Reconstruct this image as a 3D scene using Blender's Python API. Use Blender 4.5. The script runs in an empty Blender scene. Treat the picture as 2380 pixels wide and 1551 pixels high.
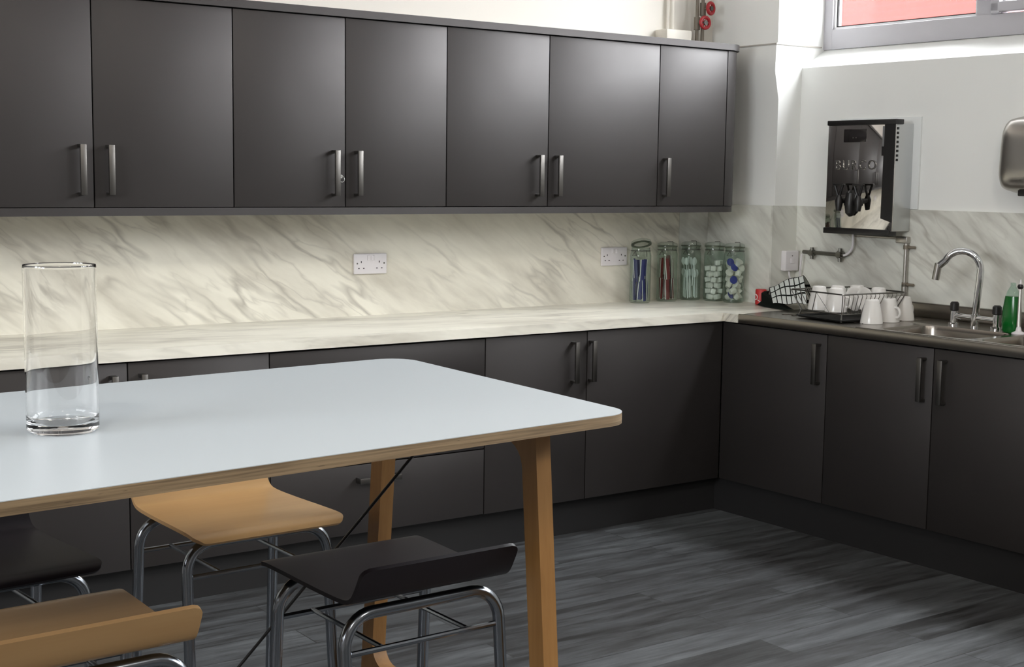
import bpy, bmesh, math, random
from mathutils import Vector, Matrix
random.seed(7)
sc = bpy.context.scene
COL = sc.collection
PI = math.pi

# ------------------------------------------------------------------ materials
def mat(name, color=(.5, .5, .5), rough=.5, metal=0., spec=.5, **kw):
    m = bpy.data.materials.new(name); m.use_nodes = True
    b = m.node_tree.nodes['Principled BSDF']
    b.inputs['Base Color'].default_value = (*color, 1)
    b.inputs['Roughness'].default_value = rough
    b.inputs['Metallic'].default_value = metal
    b.inputs['Specular IOR Level'].default_value = spec
    for k, v in kw.items():
        b.inputs[k].default_value = v
    return m

class NT:
    """small helper for node graphs"""
    def __init__(s, m):
        s.m = m; s.t = m.node_tree; s.n = s.t.nodes; s.l = s.t.links; s.b = s.n['Principled BSDF']
    def add(s, typ, **kw):
        n = s.n.new(typ)
        for k, v in kw.items(): setattr(n, k, v)
        return n
    def put(s, sock, v):
        if isinstance(v, bpy.types.NodeSocket): s.l.new(v, sock)
        elif v is not None: sock.default_value = v
    def math(s, op, a, b=None, c=None, clamp=False):
        n = s.add('ShaderNodeMath', operation=op); n.use_clamp = clamp
        s.put(n.inputs[0], a)
        if b is not None: s.put(n.inputs[1], b)
        if c is not None: s.put(n.inputs[2], c)
        return n.outputs[0]
    def pos(s):
        g = s.add('ShaderNodeNewGeometry'); sp = s.add('ShaderNodeSeparateXYZ')
        s.l.new(g.outputs['Position'], sp.inputs[0]); return sp.outputs
    def obj(s):
        g = s.add('ShaderNodeTexCoord'); sp = s.add('ShaderNodeSeparateXYZ')
        s.l.new(g.outputs['Object'], sp.inputs[0]); return sp.outputs
    def vec(s, x, y, z=0.):
        n = s.add('ShaderNodeCombineXYZ')
        s.put(n.inputs[0], x); s.put(n.inputs[1], y); s.put(n.inputs[2], z); return n.outputs[0]
    def noise(s, v, scale=1., detail=4., rough=.55, dist=0.):
        n = s.add('ShaderNodeTexNoise'); s.l.new(v, n.inputs['Vector'])
        n.inputs['Scale'].default_value = scale; n.inputs['Detail'].default_value = detail
        n.inputs['Roughness'].default_value = rough; n.inputs['Distortion'].default_value = dist
        return n.outputs['Fac']
    def ramp(s, f, stops):
        n = s.add('ShaderNodeValToRGB'); s.l.new(f, n.inputs[0]); e = n.color_ramp.elements
        while len(e) < len(stops): e.new(.5)
        for i, (p, c) in enumerate(stops):
            e[i].position = p; e[i].color = (*c, 1) if len(c) == 3 else c
        return n.outputs[0]
    def mix(s, f, a, b, mode='MIX'):
        n = s.add('ShaderNodeMix', data_type='RGBA', blend_type=mode)
        s.put(n.inputs[0], f); s.put(n.inputs[6], a if not isinstance(a, tuple) else (*a, 1)); s.put(n.inputs[7], b if not isinstance(b, tuple) else (*b, 1))
        return n.outputs[2]
    def color(s, c): s.l.new(c, s.b.inputs['Base Color'])

def grey(v): return (v, v, v)

def marble(name, plane, seed, theta=33., mul=1.0, cl=(.88, .85, .745), cd_=(.62, .585, .50)):
    m = mat(name, rough=.3, spec=.4); t = NT(m); x, y, z = t.pos()
    if plane == 'xz': a, c = x, z
    elif plane == 'yz': a, c = t.math('MULTIPLY', y, -1.), z
    else: a, c = x, t.math('ADD', y, z)
    ca, sa = math.cos(math.radians(theta)), math.sin(math.radians(theta))
    s = t.math('SUBTRACT', t.math('MULTIPLY', a, ca), t.math('MULTIPLY', c, sa))
    r = t.math('ADD', t.math('MULTIPLY', a, sa), t.math('MULTIPLY', c, ca))
    w1 = t.noise(t.vec(s, r, seed), 2.3, 3.)
    r2 = t.math('ADD', r, t.math('MULTIPLY', t.math('SUBTRACT', w1, .5), .085))
    w2 = t.noise(t.vec(s, r, seed + 4), 9., 3.)
    r3 = t.math('ADD', r2, t.math('MULTIPLY', t.math('SUBTRACT', w2, .5), .02))
    cloud = t.noise(t.vec(t.math('MULTIPLY', s, 1.15), t.math('MULTIPLY', r3, 4.6), seed + 9), 1., 5., .6)
    patch = t.ramp(cloud, [(.42, grey(0)), (.55, grey(.38)), (.68, grey(1.))])
    vn = t.noise(t.vec(t.math('MULTIPLY', s, 1.1), t.math('MULTIPLY', r3, 5.5), seed + 17), 1., 3., .5)
    v1 = t.ramp(t.math('ABSOLUTE', t.math('SUBTRACT', vn, .5)), [(.0, grey(1)), (.012, grey(.7)), (.035, grey(0))])
    vn2 = t.noise(t.vec(t.math('MULTIPLY', s, 2.6), t.math('MULTIPLY', r3, 13.), seed + 31), 1., 3., .5)
    v2 = t.ramp(t.math('ABSOLUTE', t.math('SUBTRACT', vn2, .5)), [(.0, grey(.8)), (.02, grey(.3)), (.05, grey(0))])
    gate = t.ramp(t.noise(t.vec(s, r, seed + 50), 2.2, 2.), [(.42, grey(0)), (.62, grey(1))])
    base = t.mix(patch, tuple(k * mul for k in cl), tuple(k * mul for k in cd_))
    base = t.mix(t.math('MULTIPLY', t.math('MULTIPLY', v2, gate), .45), base, (.36, .33, .28))
    base = t.mix(t.math('MULTIPLY', v1, t.math('ADD', t.math('MULTIPLY', gate, .5), .06)), base, (.31, .285, .24))
    t.color(base); return m

def wood(name, c1, c2, axis='z', scale=1., rough=.4, grain=18.):
    m = mat(name, rough=rough); t = NT(m); o = t.obj(); ax = 'xyz'.index(axis)
    comp = [t.math('MULTIPLY', o[i], (1.6 if i == ax else grain) * scale) for i in range(3)]
    n1 = t.noise(t.vec(*comp), 1., 5., .6, .4)
    comp2 = [t.math('MULTIPLY', o[i], (5. if i == ax else grain * 8) * scale) for i in range(3)]
    n2 = t.noise(t.vec(*comp2), 1., 2.)
    f = t.math('ADD', t.math('MULTIPLY', n1, .75), t.math('MULTIPLY', n2, .25))
    t.color(t.ramp(f, [(.3, c1), (.7, c2)])); return m

def thin_glass(name, tint=(.95, .97, .96), edge=1.0):
    m = bpy.data.materials.new(name); m.use_nodes = True
    t = m.node_tree; t.nodes.clear()
    out = t.nodes.new('ShaderNodeOutputMaterial'); mx = t.nodes.new('ShaderNodeMixShader')
    tr = t.nodes.new('ShaderNodeBsdfTransparent'); gl = t.nodes.new('ShaderNodeBsdfGlossy'); fr = t.nodes.new('ShaderNodeFresnel')
    ge = t.nodes.new('ShaderNodeNewGeometry'); io = t.nodes.new('ShaderNodeMix')   # same fresnel from both sides of the sheet
    io.inputs[2].default_value = 1.45 * edge; io.inputs[3].default_value = 1 / (1.45 * edge)
    t.links.new(ge.outputs['Backfacing'], io.inputs[0]); t.links.new(io.outputs[0], fr.inputs['IOR'])
    tr.inputs['Color'].default_value = (*tint, 1); gl.inputs['Roughness'].default_value = .02
    t.links.new(fr.outputs[0], mx.inputs[0]); t.links.new(tr.outputs[0], mx.inputs[1]); t.links.new(gl.outputs[0], mx.inputs[2])
    t.links.new(mx.outputs[0], out.inputs[0]); return m

M = {}
M['wall'] = mat('wall_paint', (.84, .805, .735), .85, spec=.2)
M['wall_white'] = mat('window_wall_paint', (.88, .885, .86), .8, spec=.2)
M['wall_far'] = mat('far_wall_darkened', (.34, .33, .32), .85, spec=.2)  # unseen walls darkened so the left doors reflect less light
M['ceiling'] = mat('ceiling_paint', (.82, .82, .8), .9, spec=.1)
M['cab'] = mat('cabinet_laminate', (.023, .0201, .0194), .47, spec=.62)
t = NT(M['cab']); o = t.obj(); t.b.inputs['Specular Tint'].default_value = (1., .96, .95, 1)
t.l.new(t.ramp(t.noise(t.vec(*o), 5., 3.), [(.3, grey(.46)), (.7, grey(.51))]), t.b.inputs['Roughness'])
M['carcass'] = mat('cabinet_carcass', (.012, .011, .011), .6)
M['plinth'] = mat('plinth_board', (.016, .0155, .016), .5)
M['steel'] = mat('brushed_steel', (.46, .44, .41), .30, 1.)
M['handle'] = mat('brushed_nickel', (.15, .142, .132), .40, 1.)
M['chrome'] = mat('chrome', (.72, .73, .74), .08, 1.)
M['tube'] = mat('stool_chrome_tube', (.26, .28, .31), .2, 1.)
M['sink'] = mat('stainless_sink', (.30, .275, .245), .27, 1.)
M['wire'] = mat('rack_wire', (.20, .195, .18), .3, 1.)
M['dark_steel'] = mat('dull_fitting_metal', (.20, .195, .175), .38, 1.)
M['mirror'] = mat('polished_steel_front', (.62, .60, .58), .05, 1.)
M['side_steel'] = mat('satin_steel_side', (.60, .61, .61), .3, 1.)
M['black'] = mat('black_plastic', (.012, .011, .011), .35)
M['black_rubber'] = mat('black_rubber', (.02, .02, .02), .6)
M['white_plastic'] = mat('white_plastic', (.80, .77, .79), .35)
M['pin'] = mat('socket_slot', (.06, .05, .06), .6)
M['white_board'] = mat('white_backboard', (.78, .80, .79), .4)
M['china'] = mat('white_china', (.80, .78, .75), .18)
M['upvc'] = mat('grey_window_frame', (.50, .49, .52), .35)
M['sill'] = mat('white_sill_paint', (.84, .84, .85), .5)
M['gasket'] = mat('window_gasket', (.03, .03, .03), .7)
M['laminate'] = mat('white_table_laminate', (.43, .47, .50), .35, spec=.4)
M['purple'] = mat('dark_purple_stain', (.010, .0068, .0098), .5, spec=.3)
M['red'] = mat('red_enamel', (.55, .03, .03), .4)
M['redpaint'] = mat('red_valve_paint', (.42, .022, .030), .4)
M['copper'] = mat('painted_pipe', (.20, .17, .13), .45)
M['creampipe'] = mat('cream_pipe_paint', (.72, .68, .60), .5)
M['blue'] = mat('blue_wrapper', (.018, .022, .14), .35)
M['darkred'] = mat('dark_red_wrapper', (.16, .012, .012), .35)
M['brown'] = mat('brown_wrapper', (.10, .035, .018), .4)
M['whitepaper'] = mat('white_paper', (.80, .80, .76), .5)
M['milkwhite'] = mat('milk_pot_plastic', (.82, .80, .74), .4)
M['bluelid'] = mat('blue_foil_lid', (.03, .045, .30), .35)
M['spoon'] = mat('white_spoon_plastic', (.78, .84, .82), .35)
M['green'] = mat('green_detergent', (.003, .12, .016), .18, spec=.5)
M['clearcap'] = thin_glass('clear_cap_plastic', (.80, .92, .86))
M['jar'] = thin_glass('jar_glass', (.90, .935, .915), .98)
M['pane'] = thin_glass('window_pane_glass', (.97, .98, .98))
M['vase'] = mat('clear_vase_glass', (1, 1, 1), 0., 0., IOR=1.45)
M['vase'].node_tree.nodes['Principled BSDF'].inputs['Transmission Weight'].default_value = 1.
M['lid_seal'] = mat('jar_seal', (.10, .12, .08), .5)
M['emboss'] = mat('embossed_lettering', (.42, .41, .39), .18, 1.)
M['display'] = mat('display_window', (.02, .017, .017), .15)
M['marble_back'] = marble('marble_laminate_back', 'xz', 3.)
COOL = dict(cl=(.82, .825, .76), cd_=(.45, .44, .40))  # corner panels tinted cooler and greyer, their lighting put into the marble colour
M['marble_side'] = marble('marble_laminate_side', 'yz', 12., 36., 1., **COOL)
M['marble_top'] = marble('marble_laminate_top', 'xy', 21., 8.)
M['oak'] = wood('oak_leg', (.22, .105, .03), (.33, .17, .055), 'z')
M['oak_bar'] = wood('oak_rail', (.22, .105, .03), (.33, .17, .055), 'y')
M['beech'] = wood('beech_ply_seat', (.46, .26, .105), (.56, .345, .155), 'x', .8, .3, 9.)
M['beech_edge'] = mat('ply_seat_edge', (.52, .31, .14), .5)

# plywood edge of the table top
M['ply'] = mat('plywood_edge', rough=.55); t = NT(M['ply']); x, y, z = t.obj()
lay = t.noise(t.vec(t.math('MULTIPLY', x, 5.), t.math('MULTIPLY', y, 5.), t.math('MULTIPLY', z, 260.)), 1., 3.)
c = t.ramp(lay, [(.3, (.12, .08, .042)), (.5, (.21, .145, .08)), (.7, (.28, .20, .115))])
kn = t.noise(t.vec(t.math('MULTIPLY', x, 22.), t.math('MULTIPLY', y, 22.), t.math('MULTIPLY', z, 240.)), 1., 1.)
c = t.mix(t.ramp(kn, [(.735, grey(0)), (.77, grey(1))]), c, (.05, .03, .015)); t.color(c)

# vinyl plank floor
M['floor'] = mat('vinyl_plank_floor', rough=.42, spec=.45); t = NT(M['floor']); x, y, z = t.pos()
br = t.add('ShaderNodeTexBrick'); br.offset = .37; br.offset_frequency = 2
t.l.new(t.vec(x, y), br.inputs['Vector']); br.inputs['Scale'].default_value = 1.
br.inputs['Brick Width'].default_value = 1.22; br.inputs['Row Height'].default_value = .152; br.inputs['Mortar Size'].default_value = .0016
br.inputs['Color1'].default_value = (0, 0, 0, 1); br.inputs['Color2'].default_value = (1, 1, 1, 1); br.inputs['Mortar'].default_value = (.3, .3, .3, 1)
br.inputs['Bias'].default_value = 0.
tone = br.outputs['Color']; sp = t.add('ShaderNodeSeparateColor'); t.l.new(tone, sp.inputs[0]); tv = sp.outputs[0]
g1 = t.noise(t.vec(t.math('MULTIPLY', x, 2.2), t.math('MULTIPLY', y, 17.), t.math('MULTIPLY', tv, 40.)), 1., 6., .62, .5)
g2 = t.noise(t.vec(t.math('MULTIPLY', x, 9.), t.math('MULTIPLY', y, 90.), t.math('MULTIPLY', tv, 11.)), 1., 3.)
f = t.math('ADD', t.math('ADD', t.math('MULTIPLY', g1, .62), t.math('MULTIPLY', g2, .24)), t.math('MULTIPLY', tv, .14))
c = t.ramp(f, [(.33, (.018, .0175, .017)), (.44, (.046, .047, .048)), (.54, (.077, .082, .086)), (.68, (.13, .14, .147))])
c = t.mix(br.outputs['Fac'], c, (.02, .02, .02)); t.color(c)
bp = t.add('ShaderNodeBump'); bp.inputs['Strength'].default_value = .12; bp.inputs['Distance'].default_value = .003
t.l.new(g1, bp.inputs['Height']); t.l.new(bp.outputs[0], t.b.inputs['Normal'])

# red brick outside
M['brick'] = mat('red_brick', rough=.9); t = NT(M['brick']); x, y, z = t.pos()
br = t.add('ShaderNodeTexBrick'); t.l.new(t.vec(y, z), br.inputs['Vector']); br.inputs['Scale'].default_value = 1.
br.inputs['Brick Width'].default_value = .225; br.inputs['Row Height'].default_value = .075; br.inputs['Mortar Size'].default_value = .006
br.inputs['Color1'].default_value = (.10, .0052, .0022, 1); br.inputs['Color2'].default_value = (.092, .0048, .0020, 1); br.inputs['Mortar'].default_value = (.10, .0072, .0055, 1)
t.color(br.outputs['Color'])
M['tarmac'] = mat('tarmac', (.12, .12, .12), .9)

# black and white checked towel (uv)
M['towel'] = mat('checked_cotton', rough=.9, spec=.1); t = NT(M['towel'])
uvn = t.add('ShaderNodeUVMap'); sp = t.add('ShaderNodeSeparateXYZ'); t.l.new(uvn.outputs[0], sp.inputs[0])
def stripe(v, n, w):
    fr = t.math('FRACT', t.math('MULTIPLY', v, n)); return t.math('LESS_THAN', fr, w)
ln = t.math('MAXIMUM', stripe(sp.outputs[0], 7., .2), stripe(sp.outputs[1], 5., .17))
t.color(t.mix(ln, (.74, .77, .74), (.012, .014, .012)))
M['towel_black'] = mat('black_cotton', (.012, .016, .013), .9, spec=.1)

# ------------------------------------------------------------------ mesh building
class MB:
    def __init__(s): s.bm = bmesh.new()
    def _xf(s, vs, mtx):
        if mtx is not None: bmesh.ops.transform(s.bm, matrix=mtx, verts=vs)
    def box(s, x0, x1, y0, y1, z0, z1, bev=0., seg=2, mtx=None, mi=0):
        r = bmesh.ops.create_cube(s.bm, size=1.); vs = r['verts']
        for v in vs: v.co = Vector(((x0 + x1) / 2 + v.co.x * (x1 - x0), (y0 + y1) / 2 + v.co.y * (y1 - y0), (z0 + z1) / 2 + v.co.z * (z1 - z0)))
        fs = set(f for v in vs for f in v.link_faces)
        if bev > 0:
            es = list(set(e for v in vs for e in v.link_edges))
            q = bmesh.ops.bevel(s.bm, geom=es, offset=bev, segments=seg, affect='EDGES', profile=.5)
            vs = list(set(v for f in q['faces'] for v in f.verts) | set(v for v in vs if v.is_valid))
            fs = set(f for v in vs for f in v.link_faces)
        for f in fs: f.material_index = mi
        s._xf(vs, mtx); return s
    def prism(s, poly, axis, a, b, mi=0, mtx=None):
        """poly of 2-d points extruded along axis ('x': (y,z), 'y': (x,z), 'z': (x,y))"""
        def P(p, h): return {'x': (h, p[0], p[1]), 'y': (p[0], h, p[1]), 'z': (p[0], p[1], h)}[axis]
        A = [s.bm.verts.new(P(p, a)) for p in poly]; B = [s.bm.verts.new(P(p, b)) for p in poly]
        n = len(poly); fs = [s.bm.faces.new(A), s.bm.faces.new(B[::-1])]
        for i in range(n): fs.append(s.bm.faces.new((A[i], B[i], B[(i + 1) % n], A[(i + 1) % n])))
        for f in fs: f.material_index = mi
        s._xf(A + B, mtx); return s
    def tube(s, pts, r, seg=10, closed=False, caps=True, mi=0, rad=None):
        P = [Vector(p) for p in pts]; n = len(P); rings = []
        up = None
        for i in range(n):
            a = P[(i - 1) % n] if (closed or i > 0) else P[0]; b = P[(i + 1) % n] if (closed or i < n - 1) else P[-1]
            d = (b - a).normalized()
            if up is None:
                up = Vector((0, 0, 1)) if abs(d.z) < .9 else Vector((1, 0, 0))
            up = (up - d * up.dot(d)).normalized(); sd = d.cross(up)
            rr = r if rad is None else rad[i]
            rings.append([s.bm.verts.new(P[i] + (up * math.cos(2 * PI * k / seg) + sd * math.sin(2 * PI * k / seg)) * rr) for k in range(seg)])
        m = n if closed else n - 1
        for i in range(m):
            A, B = rings[i], rings[(i + 1) % n]
            for k in range(seg):
                f = s.bm.faces.new((A[k], A[(k + 1) % seg], B[(k + 1) % seg], B[k])); f.material_index = mi
        if not closed and caps:
            s.bm.faces.new(rings[0][::-1]).material_index = mi; s.bm.faces.new(rings[-1]).material_index = mi
        return s
    def lathe(s, prof, c=(0, 0, 0), seg=32, mi=0, mtx=None):
        """prof: (r, z) points; r = 0 closes at the axis"""
        rings = []; new = []
        for r, z in prof:
            if r < 1e-6: v = s.bm.verts.new((c[0], c[1], c[2] + z)); rings.append([v]); new.append(v)
            else:
                R = [s.bm.verts.new((c[0] + r * math.cos(2 * PI * k / seg), c[1] + r * math.sin(2 * PI * k / seg), c[2] + z)) for k in range(seg)]
                rings.append(R); new += R
        for A, B in zip(rings, rings[1:]):
            for k in range(seg):
                k2 = (k + 1) % seg
                if len(A) == 1 and len(B) == 1: continue
                if len(A) == 1: f = s.bm.faces.new((A[0], B[k2], B[k]))
                elif len(B) == 1: f = s.bm.faces.new((A[k], A[k2], B[0]))
                else: f = s.bm.faces.new((A[k], A[k2], B[k2], B[k]))
                f.material_index = mi
        s._xf(new, mtx); return s
    def sheet(s, fn, nu, nv, th, mi=0, mi_edge=None, uv=False):
        """solid sheet from fn(i/nu, j/nv) -> Vector, thickened along the normal"""
        G = [[Vector(fn(i / nu, j / nv)) for j in range(nv + 1)] for i in range(nu + 1)]
        def nrm(i, j):
            a = G[min(i + 1, nu)][j] - G[max(i - 1, 0)][j]; b = G[i][min(j + 1, nv)] - G[i][max(j - 1, 0)]
            n = a.cross(b); return n.normalized() if n.length > 1e-12 else Vector((0, 0, 1))
        T = [[s.bm.verts.new(G[i][j]) for j in range(nv + 1)] for i in range(nu + 1)]
        Bv = [[s.bm.verts.new(G[i][j] - nrm(i, j) * th) for j in range(nv + 1)] for i in range(nu + 1)]
        lay = s.bm.loops.layers.uv.verify() if uv else None
        ix = {}
        for i in range(nu + 1):
            for j in range(nv + 1): ix[T[i][j]] = ix[Bv[i][j]] = (i / nu, j / nv)
        def F(vs, m):
            f = s.bm.faces.new(vs); f.material_index = m
            if uv:
                for l in f.loops: l[lay].uv = ix[l.vert]
        me = mi if mi_edge is None else mi_edge
        for i in range(nu):
            for j in range(nv):
                F((T[i][j], T[i + 1][j], T[i + 1][j + 1], T[i][j + 1]), mi)
                F((Bv[i][j], Bv[i][j + 1], Bv[i + 1][j + 1], Bv[i + 1][j]), mi)
        for i in range(nu):
            F((T[i][0], Bv[i][0], Bv[i + 1][0], T[i + 1][0]), me); F((T[i][nv], T[i + 1][nv], Bv[i + 1][nv], Bv[i][nv]), me)
        for j in range(nv):
            F((T[0][j], T[0][j + 1], Bv[0][j + 1], Bv[0][j]), me); F((T[nu][j], Bv[nu][j], Bv[nu][j + 1], T[nu][j + 1]), me)
        return s
    def build(s, name, mats, parent=None, loc=None, rot=None, smooth=True, fix=True):
        if fix: bmesh.ops.recalc_face_normals(s.bm, faces=s.bm.faces[:])
        for e in s.bm.edges:
            if len(e.link_faces) == 2 and e.calc_face_angle(0) > .62: e.smooth = False
        for f in s.bm.faces: f.smooth = smooth
        me = bpy.data.meshes.new(name); s.bm.to_mesh(me); s.bm.free()
        for m in (mats if isinstance(mats, (list, tuple)) else [mats]): me.materials.append(m)
        o = bpy.data.objects.new(name, me); COL.objects.link(o)
        if parent: o.parent = parent
        if loc: o.location = loc
        if rot: o.rotation_euler = rot
        return o

def tag(o, label, cat, group=None, kind=None):
    o['label'] = label; o['category'] = cat
    if group: o['group'] = group
    if kind: o['kind'] = kind
    return o
def thing(name, label, cat, loc=(0, 0, 0), rz=0., group=None):
    o = bpy.data.objects.new(name, None); COL.objects.link(o); o.empty_display_size = .1
    o.location = loc; o.rotation_euler = (0, 0, rz)
    return tag(o, label, cat, group)
def struct(o, label, cat): return tag(o, label, cat, kind='structure')
def copy_tree(o, parent=None):
    c = o.copy(); COL.objects.link(c); c.parent = parent
    for ch in [q for q in o.children]: copy_tree(ch, c)
    return c

def fillet(pts, r, n=6):
    """round the corners of a polyline"""
    P = [Vector(p) for p in pts]; out = [P[0]]
    for i in range(1, len(P) - 1):
        a, b, c = P[i - 1], P[i], P[i + 1]; u = (a - b).normalized(); w = (c - b).normalized()
        ang = u.angle(w); d = min(r / math.tan(ang / 2), (a - b).length * .49, (c - b).length * .49); rr = d * math.tan(ang / 2)
        ctr = b + (u + w).normalized() * (rr / math.sin(ang / 2)); s0 = b + u * d - ctr; s1 = b + w * d - ctr
        for k in range(n + 1):
            out.append(ctr + s0.normalized().slerp(s1.normalized(), k / n) * rr)
    out.append(P[-1]); return out
def circle(c, r, n=24, axis='z'):
    f = {'z': lambda a: (c[0] + r * math.cos(a), c[1] + r * math.sin(a), c[2]), 'y': lambda a: (c[0] + r * math.cos(a), c[1], c[2] + r * math.sin(a)), 'x': lambda a: (c[0], c[1] + r * math.cos(a), c[2] + r * math.sin(a))}[axis]
    return [f(2 * PI * k / n) for k in range(n)]
def rrect(x0, x1, y0, y1, r, n=5):
    out = []
    for cx, cy, a0 in ((x1 - r, y1 - r, 0), (x0 + r, y1 - r, 90), (x0 + r, y0 + r, 180), (x1 - r, y0 + r, 270)):
        for k in range(n + 1):
            a = math.radians(a0 + 90 * k / n); out.append((cx + r * math.cos(a), cy + r * math.sin(a)))
    return out

# frame of the sink side: x runs along the wall towards the camera, y into the wall
RTH = .0287; RO = (4.302, -.724); RZ = -PI / 2 + RTH
def RW(u, v, z=0.):
    return (RO[0] + u * math.sin(RTH) + v * math.cos(RTH), RO[1] - u * math.cos(RTH) + v * math.sin(RTH), z)
WT = .905      # worktop height

# ------------------------------------------------------------------ camera
pitch, roll, yaw, F = .113213, .0128315, .617559, 3218.8
fw = Vector((math.sin(yaw) * math.cos(pitch), math.cos(yaw) * math.cos(pitch), -math.sin(pitch)))
rt = Vector((math.cos(yaw), -math.sin(yaw), 0)); upv = rt.cross(fw)
r2 = rt * math.cos(roll) + upv * math.sin(roll); u2 = -rt * math.sin(roll) + upv * math.cos(roll)
cd = bpy.data.cameras.new('camera'); cam = bpy.data.objects.new('camera', cd); COL.objects.link(cam)
cam.matrix_world = Matrix(((r2.x, u2.x, -fw.x, 0), (r2.y, u2.y, -fw.y, -5.0743), (r2.z, u2.z, -fw.z, 1.495), (0, 0, 0, 1)))
cd.sensor_fit = 'HORIZONTAL'; cd.sensor_width = 36.; cd.lens = F * 36 / 2380; cd.clip_start = .05
sc.camera = cam

# ------------------------------------------------------------------ room shell
CEIL = 3.6
struct(MB().box(-2.6, 5.6, -9.1, .3, -.1, 0).build('floor', M['floor']), 'dark grey wood effect vinyl plank floor', 'floor')
struct(MB().box(-2.7, 5.45, -9.2, .35, CEIL, CEIL + .15).build('ceiling', M['ceiling']), 'plain white painted ceiling above the kitchen', 'ceiling')
struct(MB().box(-2.7, 5.185, .012, .3, 0, CEIL).build('wall_back', M['wall']), 'cream painted wall behind the long run of cupboards', 'wall')
WL = (-4.4, -2.0, 1.6, 2.72)   # opening for the added left window: y range, z range
struct(MB().box(-2.7, -2.5, -9.2, WL[0], 0, CEIL).box(-2.7, -2.5, WL[1], .3, 0, CEIL).box(-2.7, -2.5, WL[0], WL[1], 0, WL[2]).box(-2.7, -2.5, WL[0], WL[1], WL[3], CEIL).build('wall_left', M['wall_far']), 'unseen wall at the far side of the room, darkened for reflections', 'wall')
struct(MB().box(-2.7, 5.45, -9.2, -9.0, 0, CEIL).build('wall_front', M['wall_far']), 'unseen wall behind the dining table, darkened for reflections', 'wall')
VW = .67
W1 = (-.335, 2.35); W2 = (2.75, 5.35); WTOP = 3.35
w = MB(); UE = 5.4
w.box(-.36, UE, VW, 1.0, 0, 2.02)
w.prism([(VW, 2.02), (.82, 2.112), (1.0, 2.112), (1.0, 2.02)], 'x', -.36, UE)
w.box(-.36, UE, VW, 1.0, WTOP, CEIL)
for a, b in ((W1[1], W2[0]), (W2[1], UE)): w.box(a, b, VW, 1.0, 2.02, WTOP)
struct(MB().box(UE, 8.4, VW, 1.0, 0, CEIL).build('wall_right', M['wall_far'], loc=(RO[0], RO[1], 0), rot=(0, 0, RZ)), 'unseen wall section past the last high window, darkened for reflections', 'wall')  # dark section split off to dim reflections in the left doors
wr = w.build('wall_right', M['wall_white'], loc=(RO[0], RO[1], 0), rot=(0, 0, RZ))
struct(wr, 'white painted wall under the high window with sloping sill', 'wall')
# boxed pillar in the corner, chamfered a little below sill height
p = MB().prism([(4.812, 0), (4.812, 1.87), (4.784, 2.0), (4.788, 2.118), (4.797, 2.132), (4.797, CEIL), (5.185, CEIL), (5.185, 0)], 'y', -.43, .012)
struct(p.build('pillar', M['wall_white']), 'white boxed pillar in the corner beside the window', 'pillar')
g = MB().box(4.783, 5.09, -.4345, -.43, 2.121, 2.127).box(4.783, 4.79, -.43, .01, 2.121, 2.127)
struct(g.build('trim_1', mat('trim_line', (.45, .42, .38), .7)), 'thin ledge line across the corner pillar at sill height', 'trim')

# windows: grey frames, panes, an opening sash
def window(n, u0, u1, label, org=(RO[0], RO[1], 0), rz=RZ, v0=.81, z0=2.112, z1=WTOP):
    e = thing('window_%d' % n, label, 'window', org, rz); e['kind'] = 'structure'
    v1 = v0 + .07; fwid = .094
    q = MB()
    q.box(u0 + fwid - .004, u1 - fwid + .004, v0 + .001, v1, z0, z0 + fwid, .004); q.box(u0 + fwid - .004, u1 - fwid + .004, v0 + .001, v1, z1 - fwid, z1, .004)
    q.box(u0, u0 + fwid, v0, v1, z0, z1, .006); q.box(u1 - fwid, u1, v0, v1, z0, z1, .006)
    um = [u0 + (u1 - u0) * .345, u0 + (u1 - u0) * .672]
    for c_ in um: q.box(c_ - .038, c_ + .038, v0 + .002, v1 - .001, z0 + fwid - .004, z1 - fwid + .004, .004)
    q.build('window_frame', M['upvc'], e)
    xs = [u0 + fwid, um[0] - .038, um[0] + .038, um[1] - .038, um[1] + .038, u1 - fwid]
    for i in range(3):
        a, b = xs[2 * i], xs[2 * i + 1]; lo, hi = z0 + fwid, z1 - fwid
        if i == 1:
            s = MB(); d = .048
            s.box(a + .006, b - .006, v0 - .018, v1 - .02, lo + .006, lo + d, .006); s.box(a + .006, b - .006, v0 - .018, v1 - .02, hi - d, hi - .006, .006)
            s.box(a + .006, a + d, v0 - .018, v1 - .02, lo, hi - .006, .006); s.box(b - d, b - .006, v0 - .018, v1 - .02, lo, hi - .006, .006)
            sh = s.build('opening_sash', M['upvc'], e)
            a, b, lo, hi = a + d, b - d, lo + d, hi - d
            MB().box(a - .03, a - .012, v0 - .045, v0 - .018, lo + .012, lo + .14, .004).build('sash_handle', M['white_plastic'], sh)
        k = .010
        bd = MB(); y0 = v0 + .012
        bd.box(a, a + k, y0, y0 + .012, lo, hi).box(b - k, b, y0, y0 + .012, lo, hi).box(a, b, y0, y0 + .012, lo, lo + k).box(a, b, y0, y0 + .012, hi - k, hi)
        bd.build('glazing_bead', M['sill'], e)
        gk = MB(); k2 = .016
        gk.box(a + k, a + k2, v0 + .02, v0 + .03, lo, hi).box(b - k2, b - k, v0 + .02, v0 + .03, lo, hi).box(a, b, v0 + .02, v0 + .03, lo + k, lo + k2)
        gk.build('glazing_seal', M['gasket'], e)
        MB().box(a + k, b - k, v0 + .034, v0 + .038, lo + k, hi - k).build('pane', M['pane'], e)
window(1, W1[0] + .02, W1[1], 'grey framed window above the water boiler with red brick outside')
window(2, W2[0], W2[1], 'grey framed high window in the middle of the window wall')
window(3, WL[0], WL[1], 'unseen grey framed window added in the left wall to light the corner', (-2.5, 0, 0), PI / 2, .08, WL[2], WL[3])  # out of view, added to brighten the sink corner
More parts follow.
